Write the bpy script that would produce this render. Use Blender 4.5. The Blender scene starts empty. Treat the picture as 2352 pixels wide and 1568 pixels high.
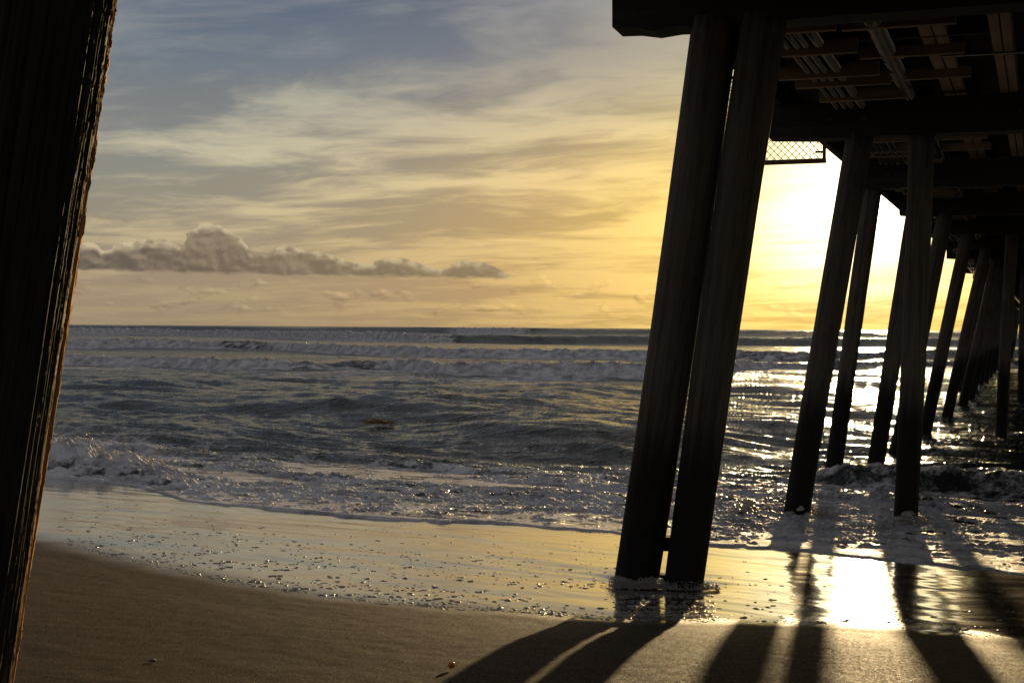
import bpy, bmesh, math, random
import numpy as np
from mathutils import Vector, Matrix
random.seed(7)
sc = bpy.context.scene
R = math.radians

# ------------------------------------------------------------------ camera
F = 3200.0                      # focal length in units of a 2352 px wide frame
EYE = 2.0
PITCH, ROLL = math.atan(32/F), 0.0069
cd = bpy.data.cameras.new('camera'); cam = bpy.data.objects.new('camera', cd)
sc.collection.objects.link(cam)
cd.sensor_width = 36; cd.lens = 36*F/2352; cd.clip_start = 0.05; cd.clip_end = 90000
ROT = Matrix.Rotation(math.pi/2-PITCH, 3, 'X') @ Matrix.Rotation(ROLL, 3, 'Z')
cam.matrix_world = Matrix.Translation((0, 0, EYE)) @ ROT.to_4x4()
sc.camera = cam
sc.render.resolution_x, sc.render.resolution_y = 1024, 682
sc.view_settings.view_transform = 'Standard'; sc.view_settings.look = 'None'
sc.view_settings.exposure = 0.12; sc.view_settings.gamma = 1
sc.cycles.use_denoising = True
sc.cycles.max_bounces = 8
sc.cycles.sample_clamp_indirect = 6

# ------------------------------------------------------------------ sun
SUN_AZ, SUN_EL = R(14.4), R(5.0)
sl = bpy.data.lights.new('sun', 'SUN'); sl.energy = 3.4; sl.angle = R(0.6); sl.color = (1.0, 0.72, 0.36)
so = bpy.data.objects.new('sun', sl); sc.collection.objects.link(so)
SD = Vector((math.sin(SUN_AZ)*math.cos(SUN_EL), math.cos(SUN_AZ)*math.cos(SUN_EL), math.sin(SUN_EL)))
so.rotation_euler = (-SD).to_track_quat('-Z', 'Y').to_euler()
so.location = SD*60

# ------------------------------------------------------------------ node helper
class NT:
    def __init__(s, tree): s.t = tree; s.n = tree.nodes; s.l = tree.links
    def put(s, sock, v):
        if v is None: return
        if isinstance(v, bpy.types.NodeSocket): s.l.new(v, sock)
        else:
            try: sock.default_value = v
            except Exception: sock.default_value = (*v, 1)
    def node(s, typ, ins=None, **kw):
        n = s.n.new(typ)
        for k, v in kw.items(): setattr(n, k, v)
        for k, v in (ins or {}).items(): s.put(n.inputs[k], v)
        return n
    def m(s, op, a, b=None, c=None, clamp=False):
        n = s.n.new('ShaderNodeMath'); n.operation = op; n.use_clamp = clamp
        for i, v in enumerate((a, b, c)): s.put(n.inputs[i], v)
        return n.outputs[0]
    def vm(s, op, a, b=None, out=0, scale=None):
        n = s.n.new('ShaderNodeVectorMath'); n.operation = op
        for i, v in enumerate((a, b)): s.put(n.inputs[i], v)
        if scale is not None: s.put(n.inputs['Scale'], scale)
        return n.outputs[out]
    def mr(s, v, a, b, c=0., d=1., typ='SMOOTHSTEP'):
        n = s.n.new('ShaderNodeMapRange'); n.interpolation_type = typ
        for i, x in enumerate((v, a, b, c, d)): s.put(n.inputs[i], x)
        return n.outputs[0]
    def mix(s, f, a, b, mode='MIX'):
        n = s.n.new('ShaderNodeMix'); n.data_type = 'RGBA'; n.blend_type = mode
        s.put(n.inputs['Factor'], f)
        for k, v in ((6, a), (7, b)):
            if isinstance(v, tuple) and len(v) == 3: v = (*v, 1)
            s.put(n.inputs[k], v)
        return n.outputs[2]
    def noise(s, vec, scale=5, detail=4, rough=.5, dist=0., out=0, lac=2.):
        n = s.n.new('ShaderNodeTexNoise'); s.put(n.inputs['Vector'], vec)
        for k, v in (('Scale', scale), ('Detail', detail), ('Roughness', rough), ('Distortion', dist), ('Lacunarity', lac)): s.put(n.inputs[k], v)
        return n.outputs[out]
    def ramp(s, f, stops, interp='LINEAR'):
        n = s.n.new('ShaderNodeValToRGB'); n.color_ramp.interpolation = interp
        e = n.color_ramp.elements
        while len(e) < len(stops): e.new(0.5)
        for k, (p, c) in enumerate(stops):
            e[k].position = p; e[k].color = (*c, 1) if len(c) == 3 else c
        s.put(n.inputs[0], f); return n.outputs[0]
    def comb(s, x, y, z):
        n = s.n.new('ShaderNodeCombineXYZ')
        for i, v in enumerate((x, y, z)): s.put(n.inputs[i], v)
        return n.outputs[0]
    def sep(s, v):
        n = s.n.new('ShaderNodeSeparateXYZ'); s.put(n.inputs[0], v); return n.outputs

# ------------------------------------------------------------------ world: sky with cloud
def build_world():
    w = bpy.data.worlds.new('World'); sc.world = w; w.use_nodes = True
    w.node_tree.nodes.clear(); N = NT(w.node_tree)
    out = N.node('ShaderNodeOutputWorld'); bg = N.node('ShaderNodeBackground', {'Strength': 0.1})
    N.l.new(bg.outputs[0], out.inputs[0])
    sky = N.node('ShaderNodeTexSky', sky_type='NISHITA', sun_disc=False, sun_elevation=SUN_EL, sun_rotation=SUN_AZ,
                 air_density=1.4, dust_density=3.0, ozone_density=1.0)
    tc = N.node('ShaderNodeTexCoord').outputs['Generated']
    d = N.vm('NORMALIZE', tc)
    x, y, z = N.sep(d)
    el = N.m('MULTIPLY', N.m('ARCSINE', z), 180/math.pi)            # degrees
    az = N.m('MULTIPLY', N.m('ARCTAN2', x, y), 180/math.pi)
    dot = N.vm('DOT_PRODUCT', d, tuple(SD), out=1)
    ang = N.m('MULTIPLY', N.m('ARCCOSINE', N.m('MINIMUM', dot, .999999)), 180/math.pi)
    elp = N.m('MAXIMUM', el, 0.)
    # thin layer seen in perspective: coordinates on a flat sheet overhead
    inv = N.m('DIVIDE', 1., N.m('ADD', N.m('MAXIMUM', z, 0.), .075))
    px = N.m('MULTIPLY', x, inv); py = N.m('MULTIPLY', y, inv)
    # shear so the bands rise a little to the right and fan out
    pyy = N.m('ADD', py, N.m('MULTIPLY', px, .26))
    P = N.comb(N.m('MULTIPLY', px, .8), pyy, 0.)
    warp = N.noise(P, .9, 3, .5, out=1)
    Pw = N.vm('ADD', P, N.vm('SCALE', N.vm('SUBTRACT', warp, (.5, .5, .5)), scale=.9))
    n1 = N.noise(Pw, .85, 6, .55)
    n2 = N.noise(N.vm('ADD', Pw, (7.3, 2.1, 0)), 3.4, 6, .6)
    n3 = N.noise(N.vm('MULTIPLY', Pw, (.9, 1.2, 1)), 4.5, 5, .6)
    t = N.m('ADD', N.m('ADD', N.m('MULTIPLY', n1, 1.2), N.m('MULTIPLY', n2, .42)), N.m('MULTIPLY', n3, .24))
    # colours far from the sun, by elevation
    e40 = N.m('DIVIDE', elp, 40., clamp=True)
    lit = N.ramp(e40, [(0, (.30, .225, .135)), (.04, (.33, .26, .16)), (.10, (.44, .37, .225)), (.16, (.45, .41, .285)),
                       (.22, (.35, .345, .28)), (.27, (.215, .225, .225)), (.33, (.17, .195, .23)), (.55, (.245, .235, .225)), (1, (.165, .165, .175))])
    shade = N.ramp(e40, [(0, (.27, .205, .13)), (.04, (.27, .21, .145)), (.10, (.235, .21, .16)), (.16, (.195, .20, .18)),
                         (.22, (.14, .16, .175)), (.27, (.10, .135, .18)), (.33, (.062, .098, .155)), (.55, (.15, .152, .165)), (1, (.105, .112, .13))])
    # broad darker blue area high on the left, warmer grey high on the right
    tt = N.mr(N.m('ADD', t, N.mr(az, -20., 5., -.06, .05, 'LINEAR')), .80, 1.08)
    base = N.mix(tt, shade, lit)
    # clear-sky contribution through thin cloud
    skyc = N.vm('SCALE', sky.outputs[0], scale=.004)
    base = N.vm('ADD', base, skyc)
    # gold towards the sun
    gfall = N.m('POWER', N.m('MAXIMUM', N.m('SUBTRACT', 1., N.m('DIVIDE', ang, 30.)), 0.), 2.2)
    low = N.mr(el, 4., 11.5, 1., .06)
    gold = N.mix(tt, (.60, .365, .085), (.94, .60, .155))
    g = N.m('MULTIPLY', N.m('MULTIPLY', gfall, low), 1.65, clamp=True)
    base = N.mix(g, base, gold)
    # bright haze around the sun
    asp = N.m('MULTIPLY', ang, 1.0)
    def gauss(s_, p=2.): return N.m('EXPONENT', N.m('MULTIPLY', N.m('POWER', N.m('DIVIDE', asp, s_), p), -1.))
    thin = N.mr(tt, 0., 1., .75, 1.15, 'LINEAR')
    glow = N.vm('SCALE', (1.0, .98, .86), scale=N.m('MULTIPLY', N.m('MULTIPLY', gauss(4.2, 2.4), 1.1), thin))
    glow2 = N.vm('SCALE', (.50, .47, .13), scale=N.m('MULTIPLY', gauss(7.5, 2.), .75))
    core = N.vm('SCALE', (1.0, .9, .7), scale=N.m('MULTIPLY', gauss(.9), 8.))
    lowdim = N.mr(el, 0., 3.2, .12, 1.)
    base = N.vm('ADD', base, N.vm('SCALE', glow, scale=lowdim))
    base = N.vm('ADD', base, N.vm('SCALE', glow2, scale=N.mr(el, 0., 2.5, .45, 1.)))
    base = N.vm('ADD', base, core)
    # ---- cumulus bank low on the left: flat base, billowing top
    def deg(pxx): return math.degrees(math.atan((pxx-1176)/F))
    prof = [(60,585),(190,566),(215,565),(235,580),(262,570),(300,563),(345,556),(395,560),(420,566),(428,536),(445,530),(458,520),(480,517),
            (508,525),(530,540),(556,556),(578,578),(610,580),(640,570),(672,571),(705,576),(735,580),(775,592),(800,601),(825,604),(850,603),
            (880,593),(915,592),(950,600),(985,611),(1020,616),(1042,602),(1075,598),(1105,601),(1130,610),(1150,620),(1180,632),(1199,641)]
    A0, A1 = deg(-100), deg(1200)
    fc = N.node('ShaderNodeFloatCurve'); cv = fc.mapping.curves[0]
    pts = []
    for (a, b) in prof:
        hy = 752+ROLL*(a-1176)
        pts.append(((deg(a)-A0)/(A1-A0), max(0.0, math.degrees(math.atan((hy-b)/F))/5.0)))
    while len(cv.points) < len(pts): cv.points.new(.5, .5)
    for p_, (a, b) in zip(cv.points, pts): p_.location = (a, b)
    fc.mapping.update()
    sx = N.m('MULTIPLY', az, 1.); sy = N.m('MULTIPLY', el, 1.35)
    S = N.comb(sx, sy, 0.)
    wv = N.vm('SUBTRACT', N.noise(S, 1.3, 5, .6, out=1), (.5, .5, .5))
    ws = N.sep(wv)
    aw = N.m('ADD', az, N.m('MULTIPLY', ws[0], .45))
    N.put(fc.inputs['Value'], N.m('DIVIDE', N.m('SUBTRACT', aw, A0), A1-A0))
    top = N.m('MULTIPLY', fc.outputs[0], 5.)
    nb = N.noise(S, 2.6, 7, .6)
    bil = N.m('MULTIPLY', N.m('SUBTRACT', nb, .44), N.mr(az, deg(650), deg(1000), .46, .20))
    depth = N.m('ADD', N.m('SUBTRACT', top, el), bil)               # degrees below the top
    bot = N.m('ADD', N.mr(az, A0, A1, 2.18, 2.02, 'LINEAR'), N.m('MULTIPLY', N.m('SUBTRACT', N.noise(N.comb(N.m('MULTIPLY', az, .5), el, 3.), 2.2, 5, .6), .5), .32))
    mask = N.m('MULTIPLY', N.mr(depth, -.02, .10), N.mr(el, N.m('SUBTRACT', bot, .10), N.m('ADD', bot, .10)))
    mask = N.m('MULTIPLY', mask, N.mr(az, deg(1198), deg(1150), 0., 1.))
    # relief: difference of the puff field towards the light
    def puff(off): return N.noise(N.vm('ADD', S, off), 1.15, 5, .52, .25)
    rel = N.m('SUBTRACT', puff((0, 0, 0)), puff((.14, .22, 0)))
    rim = N.mr(depth, .04, .42, 1., 0.)
    rimn = N.m('MULTIPLY', rim, N.mr(N.noise(S, 1.4, 3, .5), .38, .56, .2, 1.))
    body = N.mr(N.m('ADD', N.m('MULTIPLY', rel, 3.4), N.m('MULTIPLY', N.m('SUBTRACT', el, 2.2), .42)), -.35, .95, 0., 1.)
    cl = N.mix(body, (.095, .076, .064), (.215, .17, .122))
    cl = N.mix(N.m('MULTIPLY', rimn, .85), cl, (.58, .48, .30))
    cl = N.mix(N.mr(az, deg(200), deg(1150), 0., .42, 'LINEAR'), cl, (.38, .27, .13))
    base = N.mix(N.m('MULTIPLY', mask, .93), base, cl)
    # ---- faint puffs below and beyond the bank
    S2 = N.comb(N.m('MULTIPLY', az, .8), N.m('MULTIPLY', el, 1.9), 5.)
    f1 = N.noise(S2, 1.0, 6, .55, .3); f2 = N.noise(N.vm('ADD', S2, (.14, .2, 0)), 1.0, 6, .55, .3)
    band = N.m('MULTIPLY', N.mr(el, .15, .7), N.mr(el, 2.6, 1.5, 0., 1.))
    puffs = N.m('MULTIPLY', N.mr(f1, .5, .6), band)
    pr = N.m('ADD', 1., N.m('MULTIPLY', N.m('MULTIPLY', N.m('SUBTRACT', f1, f2), 1.5), puffs))
    pr2 = N.m('SUBTRACT', pr, N.m('MULTIPLY', puffs, .07))
    base = N.vm('SCALE', base, scale=N.m('MINIMUM', N.m('MAXIMUM', pr2, .7), 1.3))
    # below the horizon: dark sea colour
    base = N.mix(N.mr(z, -.02, 0., 0., 1.), (.04, .045, .05), base)
    N.l.new(N.vm('SCALE', base, scale=11.2), bg.inputs[0])
build_world()

# ------------------------------------------------------------------ object helpers
def tag(o, label=None, cat=None, group=None, kind=None):
    if label: o['label'] = label
    if cat: o['category'] = cat
    if group: o['group'] = group
    if kind: o['kind'] = kind
    return o
def empty(name, loc=(0, 0, 0)):
    o = bpy.data.objects.new(name, None); sc.collection.objects.link(o); o.location = loc; o.empty_display_size = .2; return o
def mesh_obj(name, verts, faces, mat, parent=None, smooth=False, loc=None):
    me = bpy.data.meshes.new(name); me.from_pydata([tuple(v) for v in verts], [], faces)
    if smooth: me.polygons.foreach_set('use_smooth', [True]*len(me.polygons))
    me.update()
    o = bpy.data.objects.new(name, me); sc.collection.objects.link(o)
    if mat: me.materials.append(mat)
    if parent: o.parent = parent
    if loc: o.location = loc
    return o
def bm_obj(name, bm, mat, parent=None, smooth=False):
    me = bpy.data.meshes.new(name); bm.to_mesh(me); bm.free()
    if smooth: me.polygons.foreach_set('use_smooth', [True]*len(me.polygons))
    o = bpy.data.objects.new(name, me); sc.collection.objects.link(o)
    if mat: me.materials.append(mat)
    if parent: o.parent = parent
    return o
def W(px, py, D):
    """world point for a frame position at forward distance D"""
    v = ROT @ Vector(((px-1176)/F, (784-py)/F, -1)); v *= D/v.y
    return Vector((v.x, v.y, v.z+EYE))

# pier frame: c across to the right, a along out to sea
O = Vector((.81, 11.0)); TH = math.atan(.38)
AX = Vector((math.sin(TH), math.cos(TH))); CR = Vector((math.cos(TH), -math.sin(TH)))
BAY = 6.1; ABENT = {-1: -6.1, 0: 0., 1: 6.62, 2: 12.9, 3: 18.8, 4: 24.5}
def AB(k): return ABENT[k] if k in ABENT else 24.5+(k-4)*BAY
CAPB = EYE+2.30; CAPH = .44; STR0 = CAPB+CAPH
def Q(c, a, z): p = O+CR*c+AX*a; return Vector((p.x, p.y, z))
def bent_depth(px, k):
    x = (px-1176)/F
    return (AB(k)+O.dot(AX))/(AX.x*x+AX.y)
PHI = R(28); NS = Vector((math.sin(PHI), math.cos(PHI)))           # seaward normal of the beach
U0 = .97*NS.x+11*NS.y
def sand_z(X, Y): return -0.045*(X*NS.x+Y*NS.y-U0)

# ------------------------------------------------------------------ numpy noise
rng = np.random.default_rng(3)
PERM = rng.permutation(4096); GRD = rng.random(4096)*2*np.pi; GX, GY = np.cos(GRD), np.sin(GRD)
def perlin(x, y, seed=0):
    xi = np.floor(x).astype(np.int64); yi = np.floor(y).astype(np.int64)
    xf = x-xi; yf = y-yi
    u = xf*xf*xf*(xf*(xf*6-15)+10); v = yf*yf*yf*(yf*(yf*6-15)+10)
    def g(ix, iy, fx, fy):
        h = PERM[(PERM[(ix+seed*131) & 4095]+iy) & 4095]
        return GX[h]*fx+GY[h]*fy
    a = g(xi, yi, xf, yf); b = g(xi+1, yi, xf-1, yf); c = g(xi, yi+1, xf, yf-1); d_ = g(xi+1, yi+1, xf-1, yf-1)
    return ((a+(b-a)*u)*(1-v)+(c+(d_-c)*u)*v)*1.5
def fbm(x, y, o=4, seed=0, gain=.5):
    s = 0; a = 1
    for k in range(o): s = s+a*perlin(x*2**k, y*2**k, seed+k); a *= gain
    return s
def sstep(a, b, x):
    t = np.clip((x-a)/(b-a), 0, 1); return t*t*(3-2*t)

# ------------------------------------------------------------------ materials
def new_mat(name):
    m = bpy.data.materials.new(name); m.use_nodes = True; m.node_tree.nodes.clear()
    N = NT(m.node_tree); out = N.node('ShaderNodeOutputMaterial'); b = N.node('ShaderNodeBsdfPrincipled')
    N.l.new(b.outputs[0], out.inputs[0]); return m, N, b, out
def wood_mat(name, dark, light, axis='Z', rough=.8, bump=.5, grain=14., spec=.25, dist=.01, stain=None):
    m, N, b, out = new_mat(name)
    tc = N.node('ShaderNodeTexCoord').outputs['Object']
    st = {'Z': (1, 1, .05), 'X': (.05, 1, 1), 'Y': (1, .05, 1)}[axis]
    v = N.vm('MULTIPLY', tc, st)
    n1 = N.noise(v, grain, 6, .6, .3); n2 = N.noise(v, grain*4, 4, .6); n3 = N.noise(tc, 1.3, 4, .6)
    f = N.m('ADD', N.m('MULTIPLY', n1, .6), N.m('ADD', N.m('MULTIPLY', n2, .3), N.m('MULTIPLY', n3, .35)))
    col = N.ramp(f, [(.42, dark), (.62, tuple((a+c)/2 for a, c in zip(dark, light))), (.82, light)])
    if stain:
        wet = N.mr(N.m('ADD', N.sep(N.node('ShaderNodeNewGeometry').outputs['Position'])[2], N.m('MULTIPLY', N.m('SUBTRACT', N.noise(v, 5, 4, .6), .5), .9)), stain-.35, stain+.35)
        col = N.mix(wet, tuple(a*.45 for a in dark), col)
    N.put(b.inputs['Base Color'], col); N.put(b.inputs['Roughness'], N.mr(n1, .3, .7, rough-.12, rough+.1, 'LINEAR'))
    b.inputs['Specular IOR Level'].default_value = spec
    crack = N.mr(n1, .34, .46, 0., 1.)
    h = N.m('ADD', N.m('MULTIPLY', crack, .7), N.m('ADD', N.m('MULTIPLY', n1, .5), N.m('MULTIPLY', n2, .35)))
    bp = N.node('ShaderNodeBump', {'Strength': bump, 'Distance': dist, 'Height': h}); N.l.new(bp.outputs[0], b.inputs['Normal'])
    return m
M_PILE = wood_mat('weathered_pile_wood', (.024, .019, .016), (.155, .125, .103), 'Z', .8, .7, 16, .25, .012, stain=1.1)
M_NEAR = wood_mat('split_pile_wood', (.005, .004, .0035), (.045, .034, .028), 'Z', .75, .9, 22, .2, .02)
def paint_lit_rim():  # paints the sunlit right rim into the near pile's colour
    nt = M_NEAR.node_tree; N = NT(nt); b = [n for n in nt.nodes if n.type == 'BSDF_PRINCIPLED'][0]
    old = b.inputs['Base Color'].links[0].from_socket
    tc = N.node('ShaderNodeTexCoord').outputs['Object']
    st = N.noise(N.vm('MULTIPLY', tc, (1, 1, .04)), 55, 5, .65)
    rim_col = N.ramp(st, [(.30, (.12, .05, .018)), (.46, (.55, .25, .085)), (.60, (.80, .44, .17)), (.75, (.6, .30, .11))])  # orange of sunlight on the rim, streaked along the grain
    N.put(b.inputs['Base Color'], N.mix(N.node('ShaderNodeAttribute', attribute_name='lit_rim').outputs['Fac'], old, rim_col))
paint_lit_rim()
M_CAP = wood_mat('creosoted_beam', (.012, .010, .008), (.06, .047, .036), 'X', .8, .6, 12, .25, .01)
M_STR = wood_mat('dark_stringer', (.02, .016, .012), (.08, .06, .045), 'Y', .85, .5, 12)
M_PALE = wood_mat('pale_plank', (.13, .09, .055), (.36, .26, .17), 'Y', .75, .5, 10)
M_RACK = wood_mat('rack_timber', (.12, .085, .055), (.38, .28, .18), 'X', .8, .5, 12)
M_DECK = wood_mat('deck_underside', (.012, .010, .008), (.045, .036, .028), 'X', .9, .5, 8)
def metal_mat(name, col, rough, metallic=1., var=.3):
    m, N, b, out = new_mat(name)
    tc = N.node('ShaderNodeTexCoord').outputs['Object']
    n = N.noise(tc, 9, 5, .6)
    N.put(b.inputs['Base Color'], N.mix(N.mr(n, .45, .7), col, tuple(c*(1-var) for c in col)))
    b.inputs['Metallic'].default_value = metallic
    N.put(b.inputs['Roughness'], N.mr(n, .3, .7, rough-.06, rough+.12, 'LINEAR'))
    return m
M_GALV = metal_mat('galvanised_pipe', (.17, .145, .115), .09, 1., .12)
M_PVC = metal_mat('grey_plastic_pipe', (.34, .31, .28), .35, 0.)
M_RUST = metal_mat('rusted_steel', (.12, .06, .035), .7, .4)
M_WIRE = metal_mat('fence_wire', (.12, .10, .08), .55, .8)

# ------------------------------------------------------------------ sand (structure)
def ray_sand(px, py):
    v = ROT @ Vector(((px-1176)/F, (784-py)/F, -1))
    # EYE + t v.z = -0.045*((t v.x) NS.x+(t v.y) NS.y-U0)
    k = 0.045*(v.x*NS.x+v.y*NS.y)
    t = (0.045*U0-EYE)/(v.z+k)
    return v.x*t, v.y*t
def uv_of(X, Y): return X*NS.y-Y*NS.x, X*NS.x+Y*NS.y            # v along the shore, u out to sea
def curve(pts):
    a = sorted(uv_of(*ray_sand(*p)) for p in pts)
    V = np.array([q[0] for q in a]); U = np.array([q[1] for q in a])
    s0 = 0.0; V = np.concatenate([[V[0]-60], V, [V[-1]+60]]); U = np.concatenate([[U[0]+s0], U, [U[-1]-s0]])
    return V, U
EDGE = curve([(60,1092),(110,1096),(180,1104),(260,1113),(330,1124),(385,1138),(440,1156),(520,1162),(600,1168),(700,1178),(800,1188),(900,1196),(1000,1200),(1100,1203),
              (1200,1208),(1300,1217),(1400,1226),(1520,1242),(1630,1256),(1720,1262),(1800,1266),(1900,1275),(2000,1286),(2100,1297),(2200,1308),(2352,1322)])
SHEEN = curve([(20,1226),(60,1232),(150,1246),(300,1284),(450,1320),(600,1348),(750,1370),(900,1388),(1050,1398),(1200,1405),(1350,1416),
               (1500,1420),(1700,1424),(1900,1430),(2050,1440),(2200,1452),(2352,1470)])
def berm(s): d = np.maximum(-s, 0.); return .26*(1-np.exp(-(d/2.2)**1.5))
def sand_full(X, Y):
    V, U = uv_of(X, Y); return sand_z(X, Y)+float(berm(U-np.interp(V, *SHEEN)))
def ray_dry(px, py):
    X, Y = ray_sand(px, py)
    v = ROT @ Vector(((px-1176)/F, (784-py)/F, -1)); t = Y/v.y
    for _ in range(30):
        t = .5*t+.5*(sand_full(v.x*t, v.y*t)-EYE)/v.z
    return v.x*t, v.y*t
def build_sand():
    xs = np.concatenate([np.linspace(-400, -9, 40)[:-1], np.linspace(-9, 9, 760), np.linspace(9, 400, 40)[1:]])
    ys = np.concatenate([np.linspace(-300, 5.5, 50)[:-1], np.linspace(5.5, 24, 700), np.linspace(24, 90, 40)[1:]])
    X, Y = np.meshgrid(xs, ys)
    V, U = uv_of(X, Y)
    s = U-np.interp(V, *SHEEN)                                     # >0 : inside the wet film
    Z = -0.045*(U-U0)
    Z = np.where(U < 4, -0.045*(4-U0)+.05*(4-U)*.6, Z)
    Z = np.minimum(Z, 2.5)+berm(s)
    und = .012*fbm(V*.25, U*.5, 3, 5)+.0035*fbm(V*.7+U*.3, U*2.2, 3, 9)
    ripple = .0006*perlin(V*.8+U*.5, U*5+V*1.1+1.5*perlin(V*.5, U*.8, 17), 12)*sstep(-.1, .6, s)
    rough = .0035*fbm(X*6, Y*6, 3, 21)*sstep(.1, -.6, s)
    Z = Z+und*sstep(60, 20, np.abs(X))+ripple+rough
    for bx, by in ((.97, 11.0), (1.38, 10.9)):                     # scour around the near pair
        d = np.hypot(X-bx, (Y-by)); Z -= .03*np.exp(-(d/.30)**2)
    soft = np.interp(V, [-12, -3, 0, 4], [.55, .35, .10, .06])
    wob = .10*fbm(V*1.5, U*1.5, 4, 33)
    wet = sstep(-soft, soft, s+wob)
    damp = sstep(-2.2, 0., s+wob*2)
    n0, n1 = X.shape
    me = bpy.data.meshes.new('beach_sand')
    co = np.stack([X, Y, Z], -1).reshape(-1, 3)
    idx = np.arange(n0*n1).reshape(n0, n1)
    q = np.stack([idx[:-1, :-1], idx[:-1, 1:], idx[1:, 1:], idx[1:, :-1]], -1).reshape(-1, 4)
    fill(me, co, q)
    for nm, arr in (('wet', wet), ('damp', damp)):
        at = me.attributes.new(nm, 'FLOAT', 'POINT'); at.data.foreach_set('value', arr.reshape(-1).astype(np.float32))
    o = bpy.data.objects.new('beach_sand', me); sc.collection.objects.link(o)
    tag(o, kind='structure')
    m, N, b, out = new_mat('wet_sand')
    geo = N.node('ShaderNodeNewGeometry').outputs['Position']
    wetn = N.node('ShaderNodeAttribute', attribute_name='wet').outputs['Fac']
    dmp = N.node('ShaderNodeAttribute', attribute_name='damp').outputs['Fac']
    g1 = N.noise(geo, 130, 3, .8); g2 = N.noise(geo, 55, 3, .75); g3 = N.noise(geo, 1.6, 5, .6)
    streak = N.noise(N.vm('MULTIPLY', N.vm('ADD', geo, (0, 0, 0)), (.35, 2.2, 1)), 1.8, 6, .6, .6)
    dry = N.mix(N.mr(g1, .35, .68), (.010, .0064, .004), (.100, .060, .031))
    dry = N.mix(N.mr(g3, .35, .7, 0., .35), dry, (.045, .031, .021))
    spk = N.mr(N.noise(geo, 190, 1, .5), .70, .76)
    dry = N.mix(spk, dry, (.60, .48, .28))  # sparkle of sunlit grains put into the colour as pale specks
    wetc = N.mix(streak, (.035, .026, .020), (.10, .072, .05))
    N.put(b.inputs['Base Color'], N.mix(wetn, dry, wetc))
    rdry = N.mr(g2, .35, .65, .55, .90, 'LINEAR'); rdry = N.mix(dmp, rdry, N.m('MULTIPLY', rdry, .85))
    rwet = N.mr(streak, .38, .68, .11, .22, 'LINEAR')
    rdry = N.mix(spk, rdry, (.25, .25, .25))
    N.put(b.inputs['Roughness'], N.mix(wetn, rdry, rwet))
    N.put(b.inputs['Specular IOR Level'], N.mr(wetn, 0., 1., .045, .5, 'LINEAR'))
    N.put(b.inputs['Coat Weight'], N.m('MULTIPLY', wetn, .85)); b.inputs['Coat Roughness'].default_value = .07; b.inputs['Coat IOR'].default_value = 1.4
    gh = N.m('ADD', N.m('MULTIPLY', g1, .6), N.m('MULTIPLY', g2, .6))
    bp = N.node('ShaderNodeBump', {'Strength': N.mr(wetn, 0., 1., 1.0, .06, 'LINEAR'), 'Distance': .009, 'Height': gh})
    N.l.new(bp.outputs[0], b.inputs['Normal'])
    me.materials.append(m)
def fill(me, co, q):
    nv, nq = len(co), len(q)
    me.vertices.add(nv); me.vertices.foreach_set('co', co.astype(np.float32).reshape(-1))
    me.loops.add(nq*4); me.loops.foreach_set('vertex_index', q.astype(np.int32).reshape(-1))
    me.polygons.add(nq); me.polygons.foreach_set('loop_start', np.arange(0, nq*4, 4, dtype=np.int32))
    me.polygons.foreach_set('use_smooth', np.ones(nq, dtype=bool))
    me.update(calc_edges=True)
build_sand()

# ------------------------------------------------------------------ sea (structure)
SEA = -0.42
def dist_at(px, py): # distance of a frame position on the mean sea level
    v = ROT @ Vector(((px-1176)/F, (784-py)/F, -1)); t = (SEA-EYE)/v.z
    return math.atan2(v.x, v.y), math.hypot(v.x, v.y)*t
def anchor(pts, lo=None, hi=None):
    a = sorted(dist_at(*p) for p in pts); th = np.array([q[0] for q in a]); r = np.array([q[1] for q in a])
    return th, r
BREAK = [ # foot of each roller: frame points, height, front width, back width, foam mask by px
    dict(p=[(60,834),(300,838),(560,846),(700,849),(800,848),(900,849),(1030,857),(1250,862),(1480,866),(1750,848),(2000,842),(2352,842)], h=.66, wf=.75, wb=2.4,
         mask=[(0,1),(600,1),(755,.15),(840,.5),(930,1),(1500,1),(1800,.9),(1900,.5),(2100,.2),(2352,.2)], hm=[(0,.9),(560,.8),(700,.6),(760,.4),(900,.75),(1480,1.1),(1850,.6),(2100,.6)]),
    dict(p=[(60,799),(400,800),(560,802),(800,812),(1030,820),(1480,826),(1850,828),(2352,820)], h=.86, wf=1.1, wb=3.8,
         mask=[(0,1),(430,1),(520,.6),(600,.6),(700,1),(1500,1),(1700,.6),(2352,.4)], hm=[(0,1.05),(500,1),(760,.9),(1200,.85),(1480,.9),(2100,.8)]),
    dict(p=[(60,768),(300,770),(500,774),(700,780),(970,786),(1480,791),(1850,796),(2352,796)], h=1.5, wf=2.0, wb=7,
         mask=[(0,1),(960,1),(1030,.8),(1070,.1),(1300,0),(2352,0)], hm=[(0,1.15),(300,1),(500,.85),(1000,.95),(1300,.85),(2100,.8)]),
    dict(p=[(60,757),(600,762),(1100,767),(1480,771),(1850,776),(2352,778)], h=2.1, wf=7, wb=16,
         mask=[(0,0),(750,0),(830,.25),(900,0),(1000,.3),(1060,.8),(1200,.7),(1260,0),(2352,0)], hm=[(0,.9),(500,1.0),(700,.8),(900,1.0),(1100,1.08),(1300,1.),(1800,.95),(2100,.8)]),
]
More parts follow.
